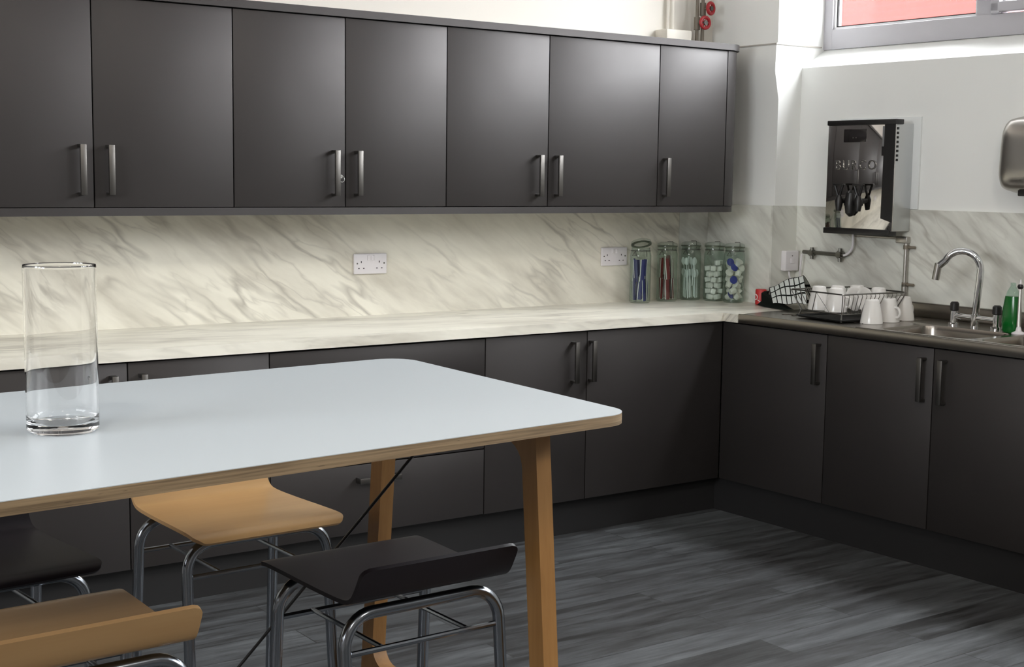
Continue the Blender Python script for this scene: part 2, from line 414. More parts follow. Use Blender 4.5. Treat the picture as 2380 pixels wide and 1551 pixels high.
# outside
tag(MB().box(13., 13.5, -18, 14, -.3, 4.1).build('brick_building', M['brick']), 'red brick building standing outside beyond the window panes', 'building')
struct(MB().box(5.3, 13.05, -18, 14, -.3, -.1).build('ground', M['tarmac']), 'tarmac yard outside between the buildings', 'ground')

# ------------------------------------------------------------------ splashbacks
def sp(name, mb, m, label): return tag(mb.build(name, m), label, 'splashback')
sp('splashback', MB().box(-.6, 4.60, 0, .012, WT, 1.375), M['marble_back'], 'long marble effect splashback panel under the wall cupboards')
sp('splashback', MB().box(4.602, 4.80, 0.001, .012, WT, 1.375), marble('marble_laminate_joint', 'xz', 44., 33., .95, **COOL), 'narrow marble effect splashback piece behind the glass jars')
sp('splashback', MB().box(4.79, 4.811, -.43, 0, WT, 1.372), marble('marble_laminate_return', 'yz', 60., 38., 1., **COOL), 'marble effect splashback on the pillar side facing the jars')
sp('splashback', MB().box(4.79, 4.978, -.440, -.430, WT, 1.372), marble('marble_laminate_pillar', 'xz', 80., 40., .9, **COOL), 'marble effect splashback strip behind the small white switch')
o = MB().box(-.285, 2.4, VW - .01, VW, WT, 1.371).build('splashback', M['marble_side'], loc=(RO[0], RO[1], 0), rot=(0, 0, RZ))
tag(o, 'marble effect splashback behind the sink and water boiler', 'splashback')

# ------------------------------------------------------------------ worktops
w = MB().prism([(-.6, 0), (-.6, -.636), (4.302, -.636), (4.302, -.724), RW(-.001, .08)[:2], RW(-.03, .2)[:2], RW(-.03, .655)[:2], (4.955, -.44), (4.79, -.44), (4.79, 0)], 'z', WT - .037, WT)
tag(w.build('worktop', M['marble_top']), 'cream marble effect worktop on the dark base cupboards', 'worktop')

sk = thing('sink_unit', 'stainless steel sink top with two bowls and a drainer', 'sink', (RO[0], RO[1], 0), RZ)
bm = bmesh.new()
def loop(pts, z): 
    vs = [bm.verts.new((a, b, z)) for a, b in pts]
    return vs, [bm.edges.new((vs[i], vs[(i + 1) % len(vs)])) for i in range(len(vs))]
U1_ = 2.3
outer, oe = loop([(.0, .004), (.45, .004), (1.0, .004), (1.6, .004), (U1_, .004), (U1_, .645), (-.029, .645), (-.029, .2)], WT)
bowls = [(.69, 1.115, .075, .40), (1.150, 1.60, .075, .40)]
edges = list(oe); ins = []
for a, b, c_, d in bowls:
    vs, es = loop(rrect(a, b, c_, d, .055, 6), WT); edges += es; ins.append((vs, (a, b, c_, d)))
bmesh.ops.triangle_fill(bm, use_beauty=True, use_dissolve=False, edges=edges)
for vs, (a, b, c_, d) in ins:
    prev = vs
    for dz, inset in ((-.004, .004), (-.02, .007), (-.14, .014), (-.155, .03)):
        nx = [bm.verts.new((x_, y_, WT + dz)) for x_, y_ in rrect(a + inset, b - inset, c_ + inset, d - inset, .055, 6)]
        for i in range(len(nx)): bm.faces.new((prev[i], prev[(i + 1) % len(nx)], nx[(i + 1) % len(nx)], nx[i]))
        prev = nx
    bm.faces.new(prev)
# front lip and ends
lip = [bm.verts.new((v.co.x, v.co.y, WT - .037)) for v in outer]
for i in range(len(outer)):
    bm.faces.new((outer[i], outer[(i + 1) % len(outer)], lip[(i + 1) % len(outer)], lip[i]))
q = MB(); q.bm.free(); q.bm = bm
deck = q.build('sink_top', M['sink'], sk)
q = MB().box(0.003, U1_, -.001, .006, WT - .037, WT + .0035, .002).box(.62, 1.66, .03, .045, WT, WT + .003, .001)
q.build('rim', M['sink'], sk)
q = MB().box(.02, U1_, .632, .657, WT, WT + .063, .004)
q.build('upstand', M['sink'], sk)
q = MB()
for i in range(9): q.box(.10 + i * .055, .115 + i * .055, .17, .55, WT, WT + .003, .0015)
q.build('drainer_ridges', M['sink'], sk)
for a, b, c_, d in bowls:
    MB().lathe([(0, .002), (.03, .002), (.036, .004), (.04, 0), (.04, -.004)], ((a + b) / 2, (c_ + d) / 2, WT - .1545), 24).build('drain', M['chrome'], sk)

# ------------------------------------------------------------------ cupboards
def handle_v(x, y, z0, z1, w_=.021):
    """square bar handle, bar front at y-.036"""
    q = MB()
    q.box(x - w_ / 2, x + w_ / 2, y - .036, y - .027, z0, z1, .0012)
    q.box(x - w_ / 2, x + w_ / 2, y - .03, y, z1 - .009, z1, .0012); q.box(x - w_ / 2, x + w_ / 2, y - .03, y, z0, z0 + .009, .0012)
    return q
def handle_h(x0, x1, y, z, w_=.021):
    q = MB()
    q.box(x0, x1, y - .036, y - .027, z - w_ / 2, z + w_ / 2, .0012)
    q.box(x0, x0 + .009, y - .03, y, z - w_ / 2, z + w_ / 2, .0012); q.box(x1 - .009, x1, y - .03, y, z - w_ / 2, z + w_ / 2, .0012)
    return q
G = .0022   # half gap between fronts
UF, UB = -.35, .010
def wall_cabinet(x0, x1, doors, label, group='grey wall cupboards'):
    """doors: list of (xa, xb, handle x)"""
    e = thing('wall_cabinet', label, 'cupboard', (x0, 0, 1.37), 0, group); L = lambda x_: x_ - x0
    q = MB().box(L(x0), L(x1), UF + .0205, UB, .0, .713)
    q.build('carcass', M['carcass'], e)
    for xa, xb, hx in doors:
        d = MB().box(L(xa) + G, L(xb) - G, UF, UF + .019, 0, .711, .0012).build('door', M['cab'], e)
        handle_v(L(hx), UF, .042, .214).build('handle', M['handle'], d)
    return e
wall_cabinet(.05, 1.077, [(.05, .563, .525), (.563, 1.077, .60)], 'grey double wall cupboard at the far end above the worktop')
wall_cabinet(1.077, 2.105, [(1.077, 1.591, 1.545), (1.591, 2.105, 1.643)], 'grey double wall cupboard directly above the clear glass vase')
c2 = wall_cabinet(2.105, 3.022, [(2.105, 2.564, 2.514), (2.564, 3.022, 2.612)], 'grey double wall cupboard above the lone double socket')
wall_cabinet(3.022, 3.531, [(3.022, 3.531, 3.477)], 'grey single door wall cupboard hinged on its far side, right of the double one')
wall_cabinet(3.531, 4.144, [(3.531, 4.144, 3.575)], 'widest grey single door wall cupboard, above the socket beside the jars')
wall_cabinet(4.144, 4.557, [(4.144, 4.557, 4.184)], 'narrow grey single door wall cupboard above the glass jars')
# key in the lock of one door
dk = [ch for ch in c2.children if ch.name.startswith('door')][0]
MB().lathe([(0, 0), (.007, 0), (.007, .008), (0, .008)], (0, 0, 0), 12, mtx=Matrix.Translation((.437, UF, .115)) @ Matrix.Rotation(PI / 2, 4, 'X')).tube(circle((.437, UF - .012, .105), .011, 14, 'y'), .0018, 6, True).build('door_key', M['chrome'], dk)
# curved end post
def arc(r, n=8): return [(r * math.sin(PI / 2 * k / n), -r * math.cos(PI / 2 * k / n)) for k in range(n + 1)]
R_ = .118
pl = [(4.5592, UF)] + [(4.562 + a, UF + R_ + b) for a, b in arc(R_)] + [(4.68, UB), (4.5592, UB)]
tag(MB().prism(pl, 'z', 1.37, 2.081).build('end_post', M['cab']), 'curved grey end post closing the row of wall cupboards', 'cupboard end')
def run_profile(off):
    return [(0.05, UB), (.05, UF - off)] + [(4.562 + a, UF + R_ + b) for a, b in arc(R_ + off)] + [(4.68 + off, UB)]
struct(MB().prism(run_profile(.012), 'z', 2.0845, 2.113).build('trim_2', M['cab']), 'grey cornice board along the top of the wall cupboards', 'trim')
struct(MB().prism(run_profile(-.002), 'z', 1.340, 1.3675).build('trim_3', M['cab']), 'grey light rail under the wall cupboards', 'trim')

BF = -.6155   # base door fronts
def base_cabinet(x0, x1, fronts, label, frame=None, width=None):
    """fronts: ('door', xa, xb, hx) or ('drawer', xa, xb, z0, z1, hz)"""
    if frame is None:
        e = thing('base_cabinet', label, 'cupboard', (x0, 0, 0), 0, 'grey base cupboards'); f, b = BF, -.02
    else:
        e = thing('base_cabinet', label, 'cupboard', RW(x0, 0), RZ, 'grey base cupboards'); f, b = .0195, .60
    L = lambda x_: x_ - x0
    MB().box(L(x0), L(x1), f + .0205, b, .155, WT - .160 if frame else WT - .04).build('carcass', M['carcass'], e)
    for fr in fronts:
        if fr[0] == 'door':
            d = MB().box(L(fr[1]) + G, L(fr[2]) - G, f, f + .019, .155, WT - .044, .0012).build('door', M['cab'], e)
            if fr[3] is not None: handle_v(L(fr[3]), f, .653, .823).build('handle', M['handle'], d)
        else:
            d = MB().box(L(fr[1]) + G, L(fr[2]) - G, f, f + .019, fr[3] + G, fr[4] - G, .0012).build('drawer', M['cab'], e)
            xm = (L(fr[1]) + L(fr[2])) / 2 - .025
            handle_h(xm - .09, xm + .09, f, fr[5]).build('handle', M['handle'], d)
    return e
base_cabinet(.05, 1.09, [('door', .05, .57, .53), ('door', .57, 1.09, .61)], 'dark grey double base cupboard at the far end of the worktop')
base_cabinet(1.09, 2.115, [('door', 1.09, 1.60, 1.547), ('door', 1.60, 2.115, 1.647)], 'dark grey double base cupboard behind the glass vase')
base_cabinet(2.115, 3.04, [('drawer', 2.115, 3.04, .155, .42, .362), ('drawer', 2.115, 3.04, .42, .69, .632), ('drawer', 2.115, 3.04, .69, .861, .785)], 'dark grey drawer unit with horizontal handles behind the table')
base_cabinet(3.04, 4.318, [('door', 3.04, 3.55, 3.475), ('door', 3.55, 4.318, 3.566)], 'dark grey double base cupboard reaching into the room corner')
base_cabinet(-.107, .489, [('door', -.107, .489, .447)], 'dark grey single base cupboard under the dish rack', 'R')
base_cabinet(.489, 1.56, [('door', .489, 1.0095, .967), ('door', 1.0095, 1.56, 1.060)], 'dark grey double base cupboard under the sink bowls', 'R')
base_cabinet(1.56, 2.3, [('door', 1.56, 2.3, 1.62)], 'dark grey base cupboard at the near end of the sink run', 'R')
struct(MB().box(-.6, 4.36, -.566, -.548, 0, .153).build('baseboard_back', M['plinth']), 'dark plinth board under the long row of base cupboards', 'plinth')
struct(MB().box(-.16, 2.3, .045, .063, 0, .153).build('baseboard_right', M['plinth'], loc=(RO[0], RO[1], 0), rot=(0, 0, RZ)), 'dark plinth board under the sink cupboards', 'plinth')

# ------------------------------------------------------------------ sockets, switch, wall box, pipes
def socket(x, z, label):
    e = thing('wall_socket', label, 'socket', (x, 0, z), 0, 'white double sockets on the splashback'); y = 0.
    MB().box(-.078, .078, y - .011, y - .0005, -.043, .043, .004, 3).build('face_plate', M['white_plastic'], e)
    for s_ in (-1, 1):
        c_ = s_ * .043 - .002
        MB().box(s_ * .011 - .0055, s_ * .011 + .0055, y - .0155, y - .010, .014, .036, .002, mtx=None).build('rocker_switch', M['white_plastic'], e)
        MB().box(c_ - .002, c_ + .002, y - .0116, y - .0095, .004, .012).build('pin_slot', M['pin'], e)
        for d in (-.0115, .0115): MB().box(c_ + d - .0035, c_ + d + .0035, y - .0116, y - .0095, -.0205, -.0165).build('pin_slot', M['pin'], e)
        MB().lathe([(0, 0), (.0035, 0), (.0035, .001), (0, .0015)], seg=10, mtx=Matrix.Translation((s_ * .064, y - .0108, .002)) @ Matrix.Rotation(PI / 2, 4, 'X')).build('screw', M['handle'], e)
socket(2.867, 1.123, 'white double socket alone in the middle of the splashback')
socket(4.186, 1.123, 'white double socket partly behind the tilted lid glass jar')

e = thing('switch_box', 'small white surface switch box with cable on the pillar splashback', 'switch', (4.899, -.44, 1.111))
MB().box(-.045, .045, -.032, 0, -.048, .048, .005, 3).build('box_body', M['white_plastic'], e)
MB().box(-.012, .012, -.036, -.031, -.012, .012, .002).build('rocker_switch', M['white_plastic'], e)
MB().box(-.003, .001, -.0335, -.0315, .022, .026).build('indicator', M['pin'], e)
cb = [(4.898, -.455, 1.064), (4.90, -.458, 1.035), (4.925, -.468, 1.008), (4.945, -.48, 1.02), RW(-.205, .628, 1.08), RW(-.2, .63, 1.145)]
def smooth_path(P, n=6):
    P = [Vector(p) for p in P]; out = []
    for i in range(len(P) - 1):
        p0, p1, p2, p3 = P[max(i - 1, 0)], P[i], P[i + 1], P[min(i + 2, len(P) - 1)]
        for k in range(n):
            t_ = k / n; out.append(.5 * ((2 * p1) + (p2 - p0) * t_ + (2 * p0 - 5 * p1 + 4 * p2 - p3) * t_ ** 2 + (3 * p1 - p0 - 3 * p2 + p3) * t_ ** 3))
    out.append(P[-1]); return out
tag(MB().tube(smooth_path(cb), .0045, 8).build('cable', M['white_plastic']), 'white cable looping down from the small switch box', 'cable')

e = thing('junction_box', 'white junction box with conduit standing on top of the wall cupboards', 'box', (4.505, 0, 2.113))
MB().box(-.082, .078, -.075, .012, 0.0005, .082, .006).build('box_body', M['creampipe'], e)
MB().tube([(-.005, -.02, .08), (-.005, -.02, CEIL - 2.113)], .0115, 12).build('conduit', M['creampipe'], e)

def valve_pipe(x, top, vz, tilt, label, hx):
    e = thing('heating_pipe', label, 'pipe', (x, -.045, 2.1135), 0, 'pipes with red valve wheels above the cupboards')
    MB().tube([(0, 0, 0), (0, 0, CEIL - 2.1135)], .0085, 12).build('pipe', M['copper'], e)
    MB().tube([(0, 0, vz - .03), (0, 0, vz + .03)], .0155, 12).build('valve_body', M['copper'], e)
    MB().tube([(0, 0, vz), (hx, -.05, vz)], .006, 8).build('valve_stem', M['copper'], e)
    mt = Matrix.Translation((hx, -.05, vz)) @ Matrix.Rotation(tilt, 4, 'Z')
    q = MB().tube([mt @ Vector(p) for p in circle((0, 0, 0), .026, 24, 'y')], .0078, 10, True)
    for k in range(5):
        a = 2 * PI * k / 5; q.tube([mt @ Vector((0, 0, 0)), mt @ Vector((.026 * math.cos(a), 0, .026 * math.sin(a)))], .004, 6)
    q.build('valve_wheel', M['redpaint'], e)
    MB().lathe([(0, -.008), (.011, -.008), (.011, .008), (0, .008)], seg=14, mtx=mt @ Matrix.Rotation(PI / 2, 4, 'X')).build('hub', M['handle'], e)
valve_pipe(4.640, 0, .122, -.1, 'left dark pipe above the cupboards carrying the lower red valve wheel', .006)
valve_pipe(4.676, 0, .192, .2, 'right dark pipe above the cupboards carrying the higher red valve wheel', .004)

# ------------------------------------------------------------------ water boiler on the sink wall
tag(MB().box(-.02, .423, VW - .011, VW, 1.3725, 1.776, .002).build('backing_board', M['white_board'], loc=(RO[0], RO[1], 0), rot=(0, 0, RZ)), 'white backing board fixed to the wall behind the water boiler', 'board')
e = thing('water_boiler', 'wall mounted steel water boiler with two black taps', 'boiler', RW(.019, .53, 1.259), RZ)
bw, bh, bd_ = .372, .503, .129
MB().box(.004, bw - .004, .006, bd_, .016, bh - .016, .003).build('body', M['side_steel'], e)
MB().box(0, bw, 0, .008, .018, bh - .018, .0015).build('front_panel', M['mirror'], e)
MB().box(-.004, bw + .004, -.006, .05, bh - .022, bh, .003).build('top_cap', M['black'], e)
MB().box(-.006, bw - .012, -.006, .05, -.004, .022, .003).build('base_strip', M['black'], e)
q = MB().prism([(bw - .058, bh - .02), (bw - .001, bh - .02), (bw - .001, .055), (bw - .062, .072)], 'y', -.0022, .004)
q.box(bw - .07, bw - .05, -.0024, .004, .345, .385)
q.build('side_strip', M['black'], e)
MB().box(bw - .068, bw - .058, -.0026, .003, .39, bh - .03).build('edge_trim', M['side_steel'], e)
q = MB()
for k in range(8): q.box(bw - .0045, bw + .0008, .012, .022, bh - .045 - k * .0195, bh - .035 - k * .0195)
q.build('vent_slots', M['black'], e)
MB().box(.09, .215, -.003, .002, .405, .463, .002).build('display', M['display'], e)
q = MB()
for dx in (.143, .160): q.lathe([(0, 0), (.003, 0), (0, .0015)], seg=8, mtx=Matrix.Translation((dx, -.003, .425)) @ Matrix.Rotation(PI / 2, 4, 'X'))
q.build('indicator', M['handle'], e)
def tap_lever(x):
    q = MB()
    q.box(x - .030, x + .030, -.048, -.030, .212, .221, .003)
    q.tube([(x - .022, -.038, .214), (x - .004, -.036, .165)], .0065, 8).tube([(x + .022, -.038, .214), (x + .004, -.036, .165)], .0065, 8)
    q.tube([(x, -.036, .170), (x, -.034, .145), (x, -.036, .10)], .014, 12, rad=[.010, .019, .012])
    q.tube([(x, -.034, .145), (x, 0, .145)], .012, 10)
    return q
for x_ in (.104, .213): tap_lever(x_).build('tap', M['black'], e)
q = MB().sheet(lambda a, b: Vector((.150 + .026 * math.cos(PI * (1 - b)) * (1 if True else 0), -.004 - .02 * math.sin(PI * b), .07 + .13 * a)), 8, 12, .002)
q = MB().tube([(.150, -.006, .078), (.150, -.010, .092), (.150, -.012, .135), (.150, -.010, .178), (.150, -.006, .192)], .02, 16, rad=[.010, .022, .0265, .022, .010])
q.box(.112, .205, -.012, .002, .122, .152, .004)
q.build('tap_shield', M['black'], e)
fc = bpy.data.curves.new('lettering', 'FONT'); fc.body = 'BURCO'; fc.size = .060; fc.extrude = .0015; fc.bevel_depth = .0006; fc.align_x = 'CENTER'; fc.space_character = 1.25
fo = bpy.data.objects.new('lettering', fc); COL.objects.link(fo); fo.parent = e; fo.location = (.160, -.0012, .285); fo.rotation_euler = (PI / 2, 0, 0); fc.materials.append(M['emboss'])
bpy.context.view_layer.update()
lm = bpy.data.meshes.new_from_object(fo.evaluated_get(bpy.context.evaluated_depsgraph_get())); bpy.data.objects.remove(fo); bpy.data.curves.remove(fc)
fo = bpy.data.objects.new('lettering', lm); COL.objects.link(fo); fo.parent = e; fo.location = (.160, -.0012, .285); fo.rotation_euler = (PI / 2, 0, 0)
# pipework below
e2 = thing('water_pipe', 'grey water pipe running down the wall below the boiler', 'pipe', RW(.385, .645), RZ)
MB().tube([(0, 0, WT + .04), (0, 0, 1.235)], .0095, 12).tube([(0, 0, WT + .04), (0, 0, 1.04)], .0135, 12).build('pipe', M['steel'], e2)
q = MB().tube([(0, 0, 1.235), (-.012, 0, 1.243), (-.30, 0, 1.245)], .006, 10).box(-.05, .012, -.014, .012, 1.222, 1.252, .004)
q.build('feed_pipe', M['steel'], e2)
for zz in (1.205, 1.04):
    MB().tube([(-.004, 0, zz), (.045, .004, zz)], .0065, 8).tube([(0, 0, zz - .009), (0, 0, zz + .009)], .0135, 12).build('pipe_clip', M['copper'], e2)
e3 = thing('pipe_fitting', 'horizontal steel pressure valve on the splashback left of the boiler pipe', 'valve', RW(-.07, .635, 1.153), RZ)
MB().tube([(-.125, 0, .003), (.118, 0, 0)], .0095, 12).build('valve_tube', M['dark_steel'], e3)
for xx, s_ in ((-.072, 1), (.095, 1.15)):
    q = MB().tube([(xx - .013, 0, 0), (xx + .013, 0, 0)], .0165 * s_, 6).tube([(xx, 0, -.028 * s_), (xx, 0, .026 * s_)], .009, 8)
    q.build('valve_nut', M['dark_steel'], e3)
for xx in (-.072, .095): MB().tube([(xx, 0, 0), (xx, .024, 0)], .007, 8).build('bracket', M['dark_steel'], e3)
hs = [RW(.045, .633, 1.151), RW(.075, .632, 1.162), RW(.098, .632, 1.195), RW(.10, .63, 1.253)]
tag(MB().tube(smooth_path(hs), .0055, 8).build('hose', M['white_plastic']), 'short pale hose curving from the steel valve up to the boiler', 'hose')

# hand dryer
e = thing('hand_dryer', 'brushed steel hand dryer on the white wall beside the boiler', 'dryer', RW(.853, VW, 1.447), RZ)
q = MB(); nU, nV = 26, 26
def dry(a, b):
    x_, z_ = a * 2 - 1, b * 2 - 1
    # map the square to a rounded (superellipse) outline
    k = (abs(x_) ** 5 + abs(z_) ** 5) ** .2; m_ = max(abs(x_), abs(z_)); sc_ = m_ / k if k > 0 else 1
    X, Z = x_ * sc_, z_ * sc_
    dep = .125 * max(0., 1 - m_ ** 5) ** .45
    lean = 1 - .10 * (z_ + 1) / 2
    return Vector((.155 + .155 * X * lean, -.006 - dep, .16 + .16 * Z))
q.sheet(dry, nU, nV, .001); q.build('casing', M['steel'], e)
MB().box(.02, .29, -.012, 0, .02, .30, .004).build('back_plate', M['black'], e)
MB().box(.11, .23, -.09, -.035, -.006, .02, .004).build('air_outlet', M['black'], e)

# ------------------------------------------------------------------ tap
e = thing('mixer_tap', 'chrome swan neck mixer tap standing behind the sink bowls', 'tap', RW(.872, .47, WT), RZ)
pp = [(0, 0, .04), (.004, 0, .10), (.012, 0, .19), (.014, -.002, .235)]
arcp = [(.014 - .0675 + .0675 * math.cos(a), -.03 * (1 - math.cos(a)), .235 + .075 * math.sin(a)) for a in [PI * k / 14 for k in range(0, 13)]]
path = pp[:-1] + arcp + [(-.140, -.062, .245), (-.145, -.064, .235)]
MB().tube(path, .0145, 14).build('spout', M['chrome'], e)
MB().tube([(-.142, -.063, .255), (-.152, -.066, .188)], .0155, 14).build('nozzle', M['steel'], e)
MB().tube([(-.10, 0, .04), (.10, 0, .035)], .0125, 12).tube([(0, 0, .0), (0, 0, .052)], .017, 14).build('bridge', M['chrome'], e)
for s_ in (-1, 1):
    v_ = MB().tube([(s_ * .10, 0, 0), (s_ * .10, 0, .012), (s_ * .10, 0, .0125), (s_ * .10, 0, .06)], .02, 14, rad=[.024, .024, .016, .015]).build('pillar_valve', M['chrome'], e)
    MB().tube([(s_ * .10, 0, .058), (s_ * .10, 0, .064), (s_ * .10, 0, .092), (s_ * .10, 0, .098)], .02, 12, rad=[.014, .0185, .018, .012]).build('tap_head', M['black'], v_)

# ------------------------------------------------------------------ washing up liquid, brush
e = thing('detergent_bottle', 'green washing up liquid bottle with clear top beside the tap', 'bottle', RW(1.062, .435, WT + .0005), RZ)
sq = [(.0, 0), (.034, .0), (.039, .006), (.041, .05), (.039, .09), (.034, .125), (.031, .143), (0, .143)]
o = MB().lathe(sq, seg=28, mtx=Matrix.Diagonal((1, .68, 1, 1))).build('bottle_body', M['green'], e)
MB().lathe([(.029, .1435), (.023, .163), (.014, .178), (.011, .182), (.011, .196), (0, .198)], seg=24, mtx=Matrix.Diagonal((1, .75, 1, 1))).build('cap', M['clearcap'], e)
e = thing('dish_brush', 'thin grey rod with black ball and white base beside the green bottle', 'brush', RW(1.118, .40, WT + .0005), RZ)
MB().lathe([(0, 0), (.026, 0), (.027, .004), (.012, .012), (.006, .035), (0, .036)], seg=20).build('base', M['white_plastic'], e)
MB().tube([(0, 0, .03), (-.002, 0, .20)], .0045, 8, rad=[.009, .0045]).build('rod', M['steel'], e)
MB().lathe([(0, -.012), (.009, -.008), (.012, 0), (.009, .008), (0, .012)], (-.002, 0, .186), 14).build('ball', M['black'], e)
MB().tube([(-.002, 0, .196), (-.002, 0, .214)], .004, 8, rad=[.005, .002]).build('tip', M['white_plastic'], e)

# ------------------------------------------------------------------ mugs
def make_mug(label, loc, rz, group, hz=0):
    e = thing('mug', label, 'mug', loc, rz, group)
    # upside down: rim on the worktop
    pr = [(.0465, 0), (.0462, .006), (.043, .026), (.0375, .055), (.0325, .078), (.0295, .092), (.0285, .097), (.026, .0995), (.023, .0985), (.022, .0975), (0, .0975)]
    inn = [(.0435, .0), (.040, .026), (.0345, .055), (.0295, .078), (.0265, .090), (0, .092)]
    q = MB().lathe(pr + [], seg=32); q.lathe(inn, seg=32)
    q.lathe([(.0435, 0), (.0465, 0)], seg=32)
    q.build('body', M['china'], e)
    hp = smooth_path([(.035, 0, .062), (.056, 0, .060), (.065, 0, .043), (.060, 0, .026), (.042, 0, .02)], 5)
    MB().tube(hp, .0048, 8).build('handle', M['china'], e)
    return e
mug0 = make_mug('white mug upside down at the front with handle to the left', RW(.552, .216, WT + .001), RZ + PI - .25, 'upturned mugs beside the dish rack')
def put_mug(loc, rz, label, group, tilt=(0, 0)):
    c = copy_tree(mug0); c.location = loc; c.rotation_euler = (tilt[0], tilt[1], rz); c['label'] = label; c['group'] = group
put_mug(RW(.545, .335, WT + .001), RZ - .15, 'middle upturned white mug beside the rack, handle to the right', 'upturned mugs beside the dish rack')
put_mug(RW(.532, .452, WT + .001), RZ + 1.6, 'rearmost upturned white mug in front of the grey pipe', 'upturned mugs beside the dish rack')

# ------------------------------------------------------------------ dish rack
RKZ = RZ - .13
rk = thing('dish_rack', 'chrome wire dish rack full of white mugs on the drainer', 'dish rack', RW(.378, .272, WT), RKZ)
hx, hy, zt, zb = .160, .178, .122, .035   # half sizes at the rim
bx, by = .125, .148
def rect(hx_, hy_, z_): return fillet([(-hx_ + .03, -hy_, z_), (hx_, -hy_, z_), (hx_, hy_, z_), (-hx_, hy_, z_), (-hx_, -hy_, z_), (-hx_ + .029, -hy_, z_)], .02, 4)
MB().tube(rect(hx, hy, zt), .0032, 8).build('rim', M['wire'], rk)
MB().tube(rect(bx, by, zb), .003, 8).build('base_frame', M['wire'], rk)
qs = [MB(), MB()]
for k in range(15):
    a = -1 + 2 * k / 14
    qs[k % 1].tube([(-hx, a * hy * .95, zt), (-hx - .004, a * hy * .95, zt - .01), (-bx, a * by * .95, zb)], .0017, 6)
    qs[1].tube([(hx, a * hy * .95, zt), (hx + .004, a * hy * .95, zt - .01), (bx, a * by * .95, zb)], .0017, 6)
for q in qs: q.build('side_grille', M['wire'], rk)
for s_ in (-1, 1):
    q = MB()
    q.tube([(0, s_ * hy, zt), (-.055, s_ * by, zb)], .0018, 6).tube([(0, s_ * hy, zt), (.055, s_ * by, zb)], .0018, 6)
    for k in (-1, 1): q.tube([(k * hx, s_ * hy, zt), (k * bx, s_ * by, zb)], .0022, 6)
    q.build('end_grille', M['wire'], rk)
q = MB()
for k in range(9): q.tube([(-bx, -by + 2 * by * k / 8, zb), (bx, -by + 2 * by * k / 8, zb)], .0016, 6)
q.build('base_wires', M['wire'], rk)
for sx in (-1, 1):
    for sy in (-1, 1): MB().tube([(sx * bx, sy * by, zb), (sx * (bx + .006), sy * (by + .008), .0045)], .0028, 8, rad=[.0028, .005]).build('foot', M['wire'], rk)
tr = tag(MB().sheet(lambda a, b: Vector((-.14 + .28 * a, -.165 + .33 * b, .0065 + (.008 if min(a, b, 1 - a, 1 - b) < .03 else 0))), 30, 30, .002).build('drip_tray', M['black_rubber'], loc=RW(.378, .272, WT), rot=(0, 0, RKZ)), 'black rubber drip tray under the wire dish rack', 'tray')
cR, sR = math.cos(RKZ), math.sin(RKZ); rko = RW(.378, .272, WT)
def RK(x, y, z): return (rko[0] + x * cR - y * sR, rko[1] + x * sR + y * cR, rko[2] + z)
gm = 'upturned mugs inside the dish rack'
for (x_, y_, z_, rz, lb) in ((-.078, -.092, .0385, 2.4, 'white mug in the rack nearest the checked towel, at the front corner'),
                             (.028, -.092, .0385, .5, 'white mug in the front end of the rack, right of its neighbour'),
                             (-.072, .008, .0385, 3.5, 'white mug in the rack just behind the front corner one'),
                             (-.060, .108, .0385, 1.2, 'white mug at the back of the rack, furthest from the tap'),
                             (.078, .100, .0385, 4.2, 'white mug at the back right of the rack near the grey pipe')):
    put_mug(RK(x_, y_, z_), RKZ + rz, lb, gm)
def plate(x, y, lb, rzz):
    q = MB().lathe([(0, 0), (.026, .0), (.036, .003), (.050, .010), (.052, .012), (.049, .0123), (.034, .0065), (.026, .004), (0, .004)], seg=36)
    o = q.build('plate', M['china']); o.location = RK(x, y, .0385 + .0505)
    o.rotation_euler = (PI / 2 - .18, 0, RKZ + PI / 2 + rzz); return tag(o, lb, 'plate', 'plates standing in the dish rack')
plate(.035, -.005, 'small white plate standing upright in the middle of the dish rack', 0)
plate(.075, .015, 'small white plate leaning upright against the near side wires of the rack', .05)

# ------------------------------------------------------------------ checked towel and red tin
TW = [(-.245, .46, .985), (-.035, .455, 1.062)]      # ridge ends (u, v, z)
def towel(a, b):
    """a along the ridge, b from the back edge over the ridge to the front edge"""
    ru, rv, rz_ = [TW[0][i] + (TW[1][i] - TW[0][i]) * a for i in range(3)]
    sag = .004 * math.sin(PI * a)
    if b < .4:
        k = 1 - b / .4; u_, v_, z_ = ru - .02 * k, rv + .13 * k, rz_ + (.915 - rz_) * k ** 1.4
    else:
        k = (b - .4) / .6; u_, v_, z_ = ru + .13 * k, rv - .115 * k, rz_ - (rz_ - .925 - .015 * a) * (k ** 1.25)
    z_ += sag + .004 * math.sin(9 * a + 7 * b); return Vector((u_, v_, max(z_, .911)))
q = MB().sheet(towel, 26, 26, .003, 0, 0, uv=True)
# black side panel: the folded end hanging towards the worktop
fp = [(-.248, .43, .972), (-.232, .395, .966), (-.03, .335, .915), (.0, .325, .910), (-.02, .318, .9085), (-.18, .36, .9085), (-.262, .40, .9085), (-.262, .43, .925)]
V_ = [q.bm.verts.new(p_) for p_ in fp]; B_ = [q.bm.verts.new((p_[0] + .006, p_[1] + .03, p_[2] + .0005)) for p_ in fp]
fs = [q.bm.faces.new(V_), q.bm.faces.new(B_[::-1])] + [q.bm.faces.new((V_[i], B_[i], B_[(i + 1) % 8], V_[(i + 1) % 8])) for i in range(8)]
for f_ in fs: f_.material_index = 1
tag(q.build('tea_towel', [M['towel'], M['towel_black']], loc=(RO[0], RO[1], 0), rot=(0, 0, RZ)), 'black and white checked tea towel draped over the end of the dish rack', 'towel')
e = thing('tin', 'small red tin with white marks lying at the end of the towel', 'tin', RW(-.283, .448, WT + .0005), RZ)
